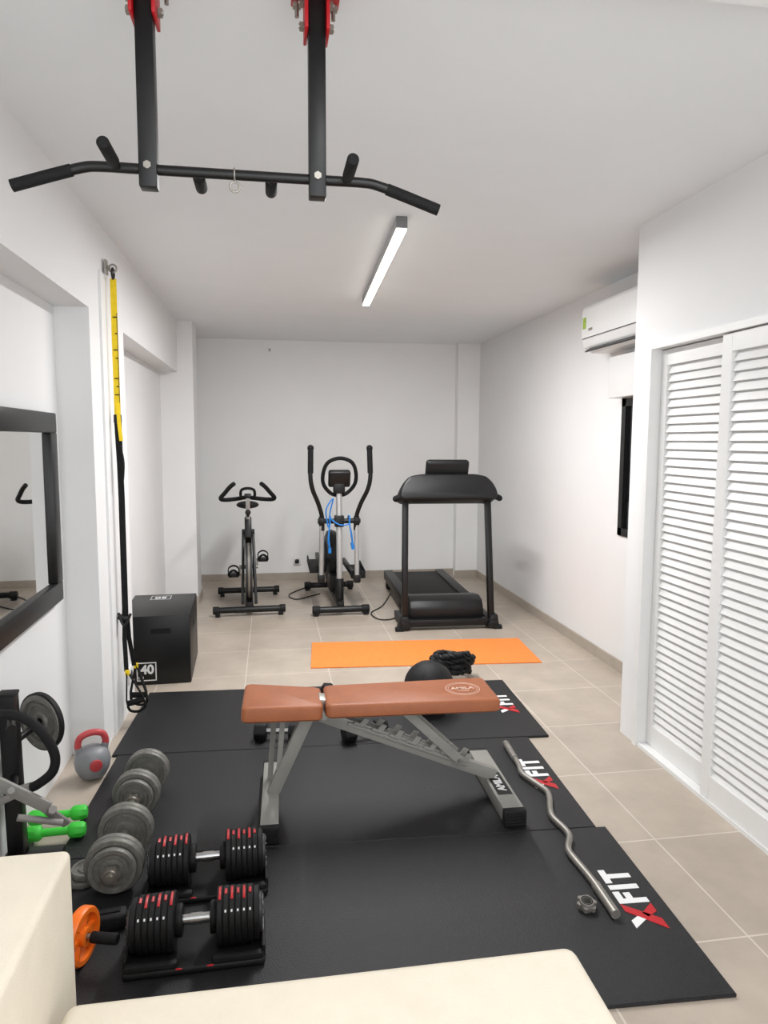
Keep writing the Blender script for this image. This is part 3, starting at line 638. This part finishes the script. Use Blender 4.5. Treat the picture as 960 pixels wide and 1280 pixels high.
for sx in (-1, 1):
    ar = MB().tube(cr([(sx*.145, .13, .72), (sx*.15, .12, .84), (sx*.185, .08, .96), (sx*.235, .03, 1.08), (sx*.255, .01, 1.20), (sx*.25, .03, 1.40)], 6), .019, 12).build('swing_arm', M['blackm'], el)
    MB().tube([(sx*.2535, .012, 1.22), (sx*.25, .03, 1.42)], .0235, 12).sphere((sx*.25, .032, 1.43), .0275).build('foam_grip', M['foam'], ar)
    MB().cyl((sx*.13, .13, .80), (sx*.175, .13, .80), .042, bev=.004).build('pivot_cap', M['rubber'], ar)
    dy = .10 if sx < 0 else -.02
    MB().tube([(sx*.15, .13, .78), (sx*.155, .13+dy*.4, .30)], .021, 12).build('lower_link', M['silver'], el, 'silver lower link')
    MB().box((sx*.155, .13+dy*.4, .29), (.06, .06, .07), bev=.01).build('link_joint', M['black'], el)
    zr = .26 if sx < 0 else .20
    MB().beam((sx*.155, .13+dy*.4, .28), (sx*.13, .92, zr+.12), .035, .05, bev=.004).build('pedal_bar', M['blackm'], el)
    MB().box((sx*.185, .42, zr+.10), (.13, .34, .03), rot=(.12, 0, 0), bev=.008).box((sx*.245, .42, zr+.125), (.012, .32, .06), rot=(.12, 0, 0), bev=.004).box((sx*.185, .255, zr+.10), (.13, .014, .07), bev=.004).build('foot_plate', M['rubber'], el)
X = frame((0, .80, .38), (1, 0, 0), (0, 0, 1))
MB().lathe([(0, -.06), (.20, -.06), (.245, -.04), (.26, 0), (.245, .04), (.20, .06), (0, .06)], X, 40).ab((-.05, .45, .1), (.05, .9, .26), bev=.02).build('flywheel_housing', M['black'], el)
for sx in (-1, 1): MB().lathe([(0, .062), (.15, .062), (.155, .07), (.15, .08), (0, .08)], frame((0, .80, .38), (sx, 0, 0), (0, 0, 1)), 32).build('crank_disc', M['dark'], el)
MB().tube(cr([(0, .14, 1.02), (-.07, .15, 1.04), (-.135, .12, 1.12), (-.14, .08, 1.22), (-.10, .05, 1.31), (0, .03, 1.345), (.10, .05, 1.31), (.14, .08, 1.22), (.135, .12, 1.12), (.07, .15, 1.04), (0, .14, 1.02)], 6), .0165, 12).build('loop_handle', M['foam'], el)
MB().box((0, .11, 1.17), (.19, .06, .15), rot=(.35, 0, 0), bev=.02, seg=3).box((0, .13, 1.09), (.10, .07, .10), bev=.015).build('console', M['black'], el)
rb = thing('resistance_band', 'bright blue resistance band draped over the elliptical axle', 'resistance band', (.585, 6.05, .80))
q1 = [(-.085, -.034, -.02), (-.088, -.03, .03), (-.085, 0, .045), (-.08, .032, .02), (-.09, .03, -.15), (-.085, .0, -.24), (-.10, -.034, -.16)]
q2 = [(.085, -.034, -.02), (.088, -.03, .03), (.085, 0, .045), (.08, .032, .02), (.11, .03, -.12), (.115, .0, -.2), (.10, -.034, -.12)]
q3 = [(-.10, -.036, -.05), (-.12, -.06, .1), (-.06, -.07, .20), (-.085, -.034, .05), (-.02, -.05, -.02), (.05, -.05, -.03), (.085, -.034, -.02)]
MB().tube(cr(q1, 5, True), .0065, 8, True).tube(cr(q2, 5, True), .0065, 8, True).tube(cr(q3, 5), .006, 8).build('latex_tube', M['blue'], rb)
MB().cyl((.108, .0, -.19), (.120, .0, -.25), .014).build('tube_end', M['blue'], rb)
MB().cyl((-.085, 0, -.235), (-.085, 0, -.28), .014).build('tube_end', M['blue'], rb)
# ------------------------------------------------------------------ treadmill
tm = thing('treadmill', 'black folding treadmill with wide console in front of the back right corner', 'treadmill', (1.385, 5.30, 0), math.radians(-2))
for sx in (-1, 1):
    MB().ab((sx*.355-.03, 0, 0.02), (sx*.355+.03, .42, .075), bev=.006).prism([(-.05, 0), (.05, 0), (.035, .10), (-.02, .10)], .10, T((sx*.36, .11, .015)) @ RX(PI/2), bev=.006).build('base_foot', M['black'], tm)
    MB().ab((sx*.40-.03, 0, 0), (sx*.40+.03, .05, .03), bev=.004).build('rubber_pad', M['rubber'], tm)
    MB().beam((sx*.352, .06, .08), (sx*.335, .17, 1.02), .06, .045, up=(1, 0, 0), bev=.006).build('upright', M['blackm'], tm)
    MB().tube(cr([(sx*.35, .15, 1.03), (sx*.355, .25, 1.05), (sx*.355, .40, 1.03), (sx*.355, .50, 1.0)], 5), .022, 12).build('handrail', M['foam'], tm)
    MB().tube(cr([(sx*.33, .10, 1.06), (sx*.385, .10, 1.055), (sx*.42, .12, 1.04)], 4), .024, 12).sphere((sx*.42, .12, 1.04), .0245, seg=16).build('end_grip', M['foam'], tm)
MB().ab((-.35, .02, .03), (.35, .08, .085), bev=.006).build('cross_bar', M['blackm'], tm)
con = [(-.40, 1.03), (-.39, 1.09), (-.36, 1.15), (-.31, 1.20), (-.22, 1.218), (.22, 1.218), (.31, 1.20), (.36, 1.15), (.39, 1.09), (.40, 1.03), (.36, 1.005), (.28, 1.01), (-.28, 1.01), (-.36, 1.005)]
tilt = T((0, .17, 1.11)) @ RX(-.30) @ T((0, -.17, -1.11))
MB().prism(con, .20, tilt @ T((0, .28, 0)) @ RX(PI/2), bev=.024, seg=4).build('console', M['black'], tm)
MB().box((0, .17, 1.27), (.35, .06, .16), rot=(.35, 0, 0), bev=.028, seg=4).box((0, .19, 1.205), (.36, .10, .04), bev=.008).build('display', M['black'], tm)
MB().box((0, .2005, 1.28), (.28, .004, .10), rot=(.35, 0, 0)).build('screen', M['glass'], tm)
hd = [(0.10, .05), (.10, .16), (.14, .215), (.24, .235), (.42, .21), (.50, .175), (.50, .05)]
MB().prism(hd, .60, Matrix(((0, 0, 1, -.30), (1, 0, 0, 0), (0, 1, 0, 0), (0, 0, 0, 1))), bev=.012).build('motor_hood', M['black'], tm)
MB().ab((-.25, .45, .10), (.25, 1.70, .15), bev=.004).build('deck', M['blackm'], tm)
MB().ab((-.215, .46, .151), (.215, 1.69, .158), bev=.003).build('running_belt', M['rubber'], tm)
for sx in (-1, 1):
    MB().ab((sx*.265-.045, .46, .08), (sx*.265+.045, 1.72, .175), bev=.012).build('side_rail', M['black'], tm)
    MB().ab((sx*.265-.03, 1.60, 0), (sx*.265+.03, 1.68, .08), bev=.006).build('rear_foot', M['rubber'], tm)
def cable(label, pts, plug=None):
    w = cr([fl(u, v, .006) for u, v in pts], 8)
    for p in w: p.z = .0055
    return tag(MB().tube(w, .0055, 8).build('power_cable', M['black']), label, 'cable')
cable('black power cable curling on the tiles left of the treadmill', [(488, 742), (478, 757), (464, 766), (474, 774), (492, 773), (500, 764), (499, 752)])
cable('black power cable on the tiles left of the elliptical trainer', [(386, 733), (372, 738), (361, 744), (370, 749), (388, 745), (400, 742)])
# ------------------------------------------------------------------ sofa
so = thing('sofa', 'cream fabric sofa with thick armrest in the foreground', 'sofa', (.1, .9, 0))
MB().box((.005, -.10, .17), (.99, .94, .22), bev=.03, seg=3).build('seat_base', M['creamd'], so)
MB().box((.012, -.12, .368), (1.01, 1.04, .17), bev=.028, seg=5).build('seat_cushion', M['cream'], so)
MB().box((-.711, .035, .363), (.40, 1.02, .61), bev=.014, seg=4).build('armrest', M['cream'], so)
for x in (-.82, .42):
    for y in (-.45, .28): MB().cyl((x, y, 0), (x, y, .07), .02, .03).build('leg', M['dark'], so)
# ------------------------------------------------------------------ lights
def area(name, loc, size, sy, e, rot=(0, 0, 0), col=(1, 1, 1)):
    l = bpy.data.lights.new(name, 'AREA'); l.shape = 'RECTANGLE'; l.size = size; l.size_y = sy; l.energy = e; l.color = col
    o = bpy.data.objects.new(name, l); C.objects.link(o); o.location = loc; o.rotation_euler = rot; return o
area('led_lamp', (LX, LY, H-.065), .045, 1.85, 76, rot=(0, 0, LR), col=(.99, .99, .99))
area('near_ceiling_fill', (.5, .2, H-.04), .5, 1.4, 28, col=(.99, .995, 1))  # added overhead fill light out of view, no fixture modelled
area('rear_fill_light', (.5, -1.5, 1.3), 2.6, 2.0, 49, rot=(PI/2+.32, 0, 0), col=(.955, .975, 1))  # added fill at the open rear, no window there, tilted up to brighten the ceiling
wd = bpy.data.worlds.new('world'); S.world = wd; wd.use_nodes = True
bg = wd.node_tree.nodes['Background']; bg.inputs[0].default_value = (.945, .965, 1, 1); bg.inputs[1].default_value = .95
S.view_settings.view_transform = 'Standard'
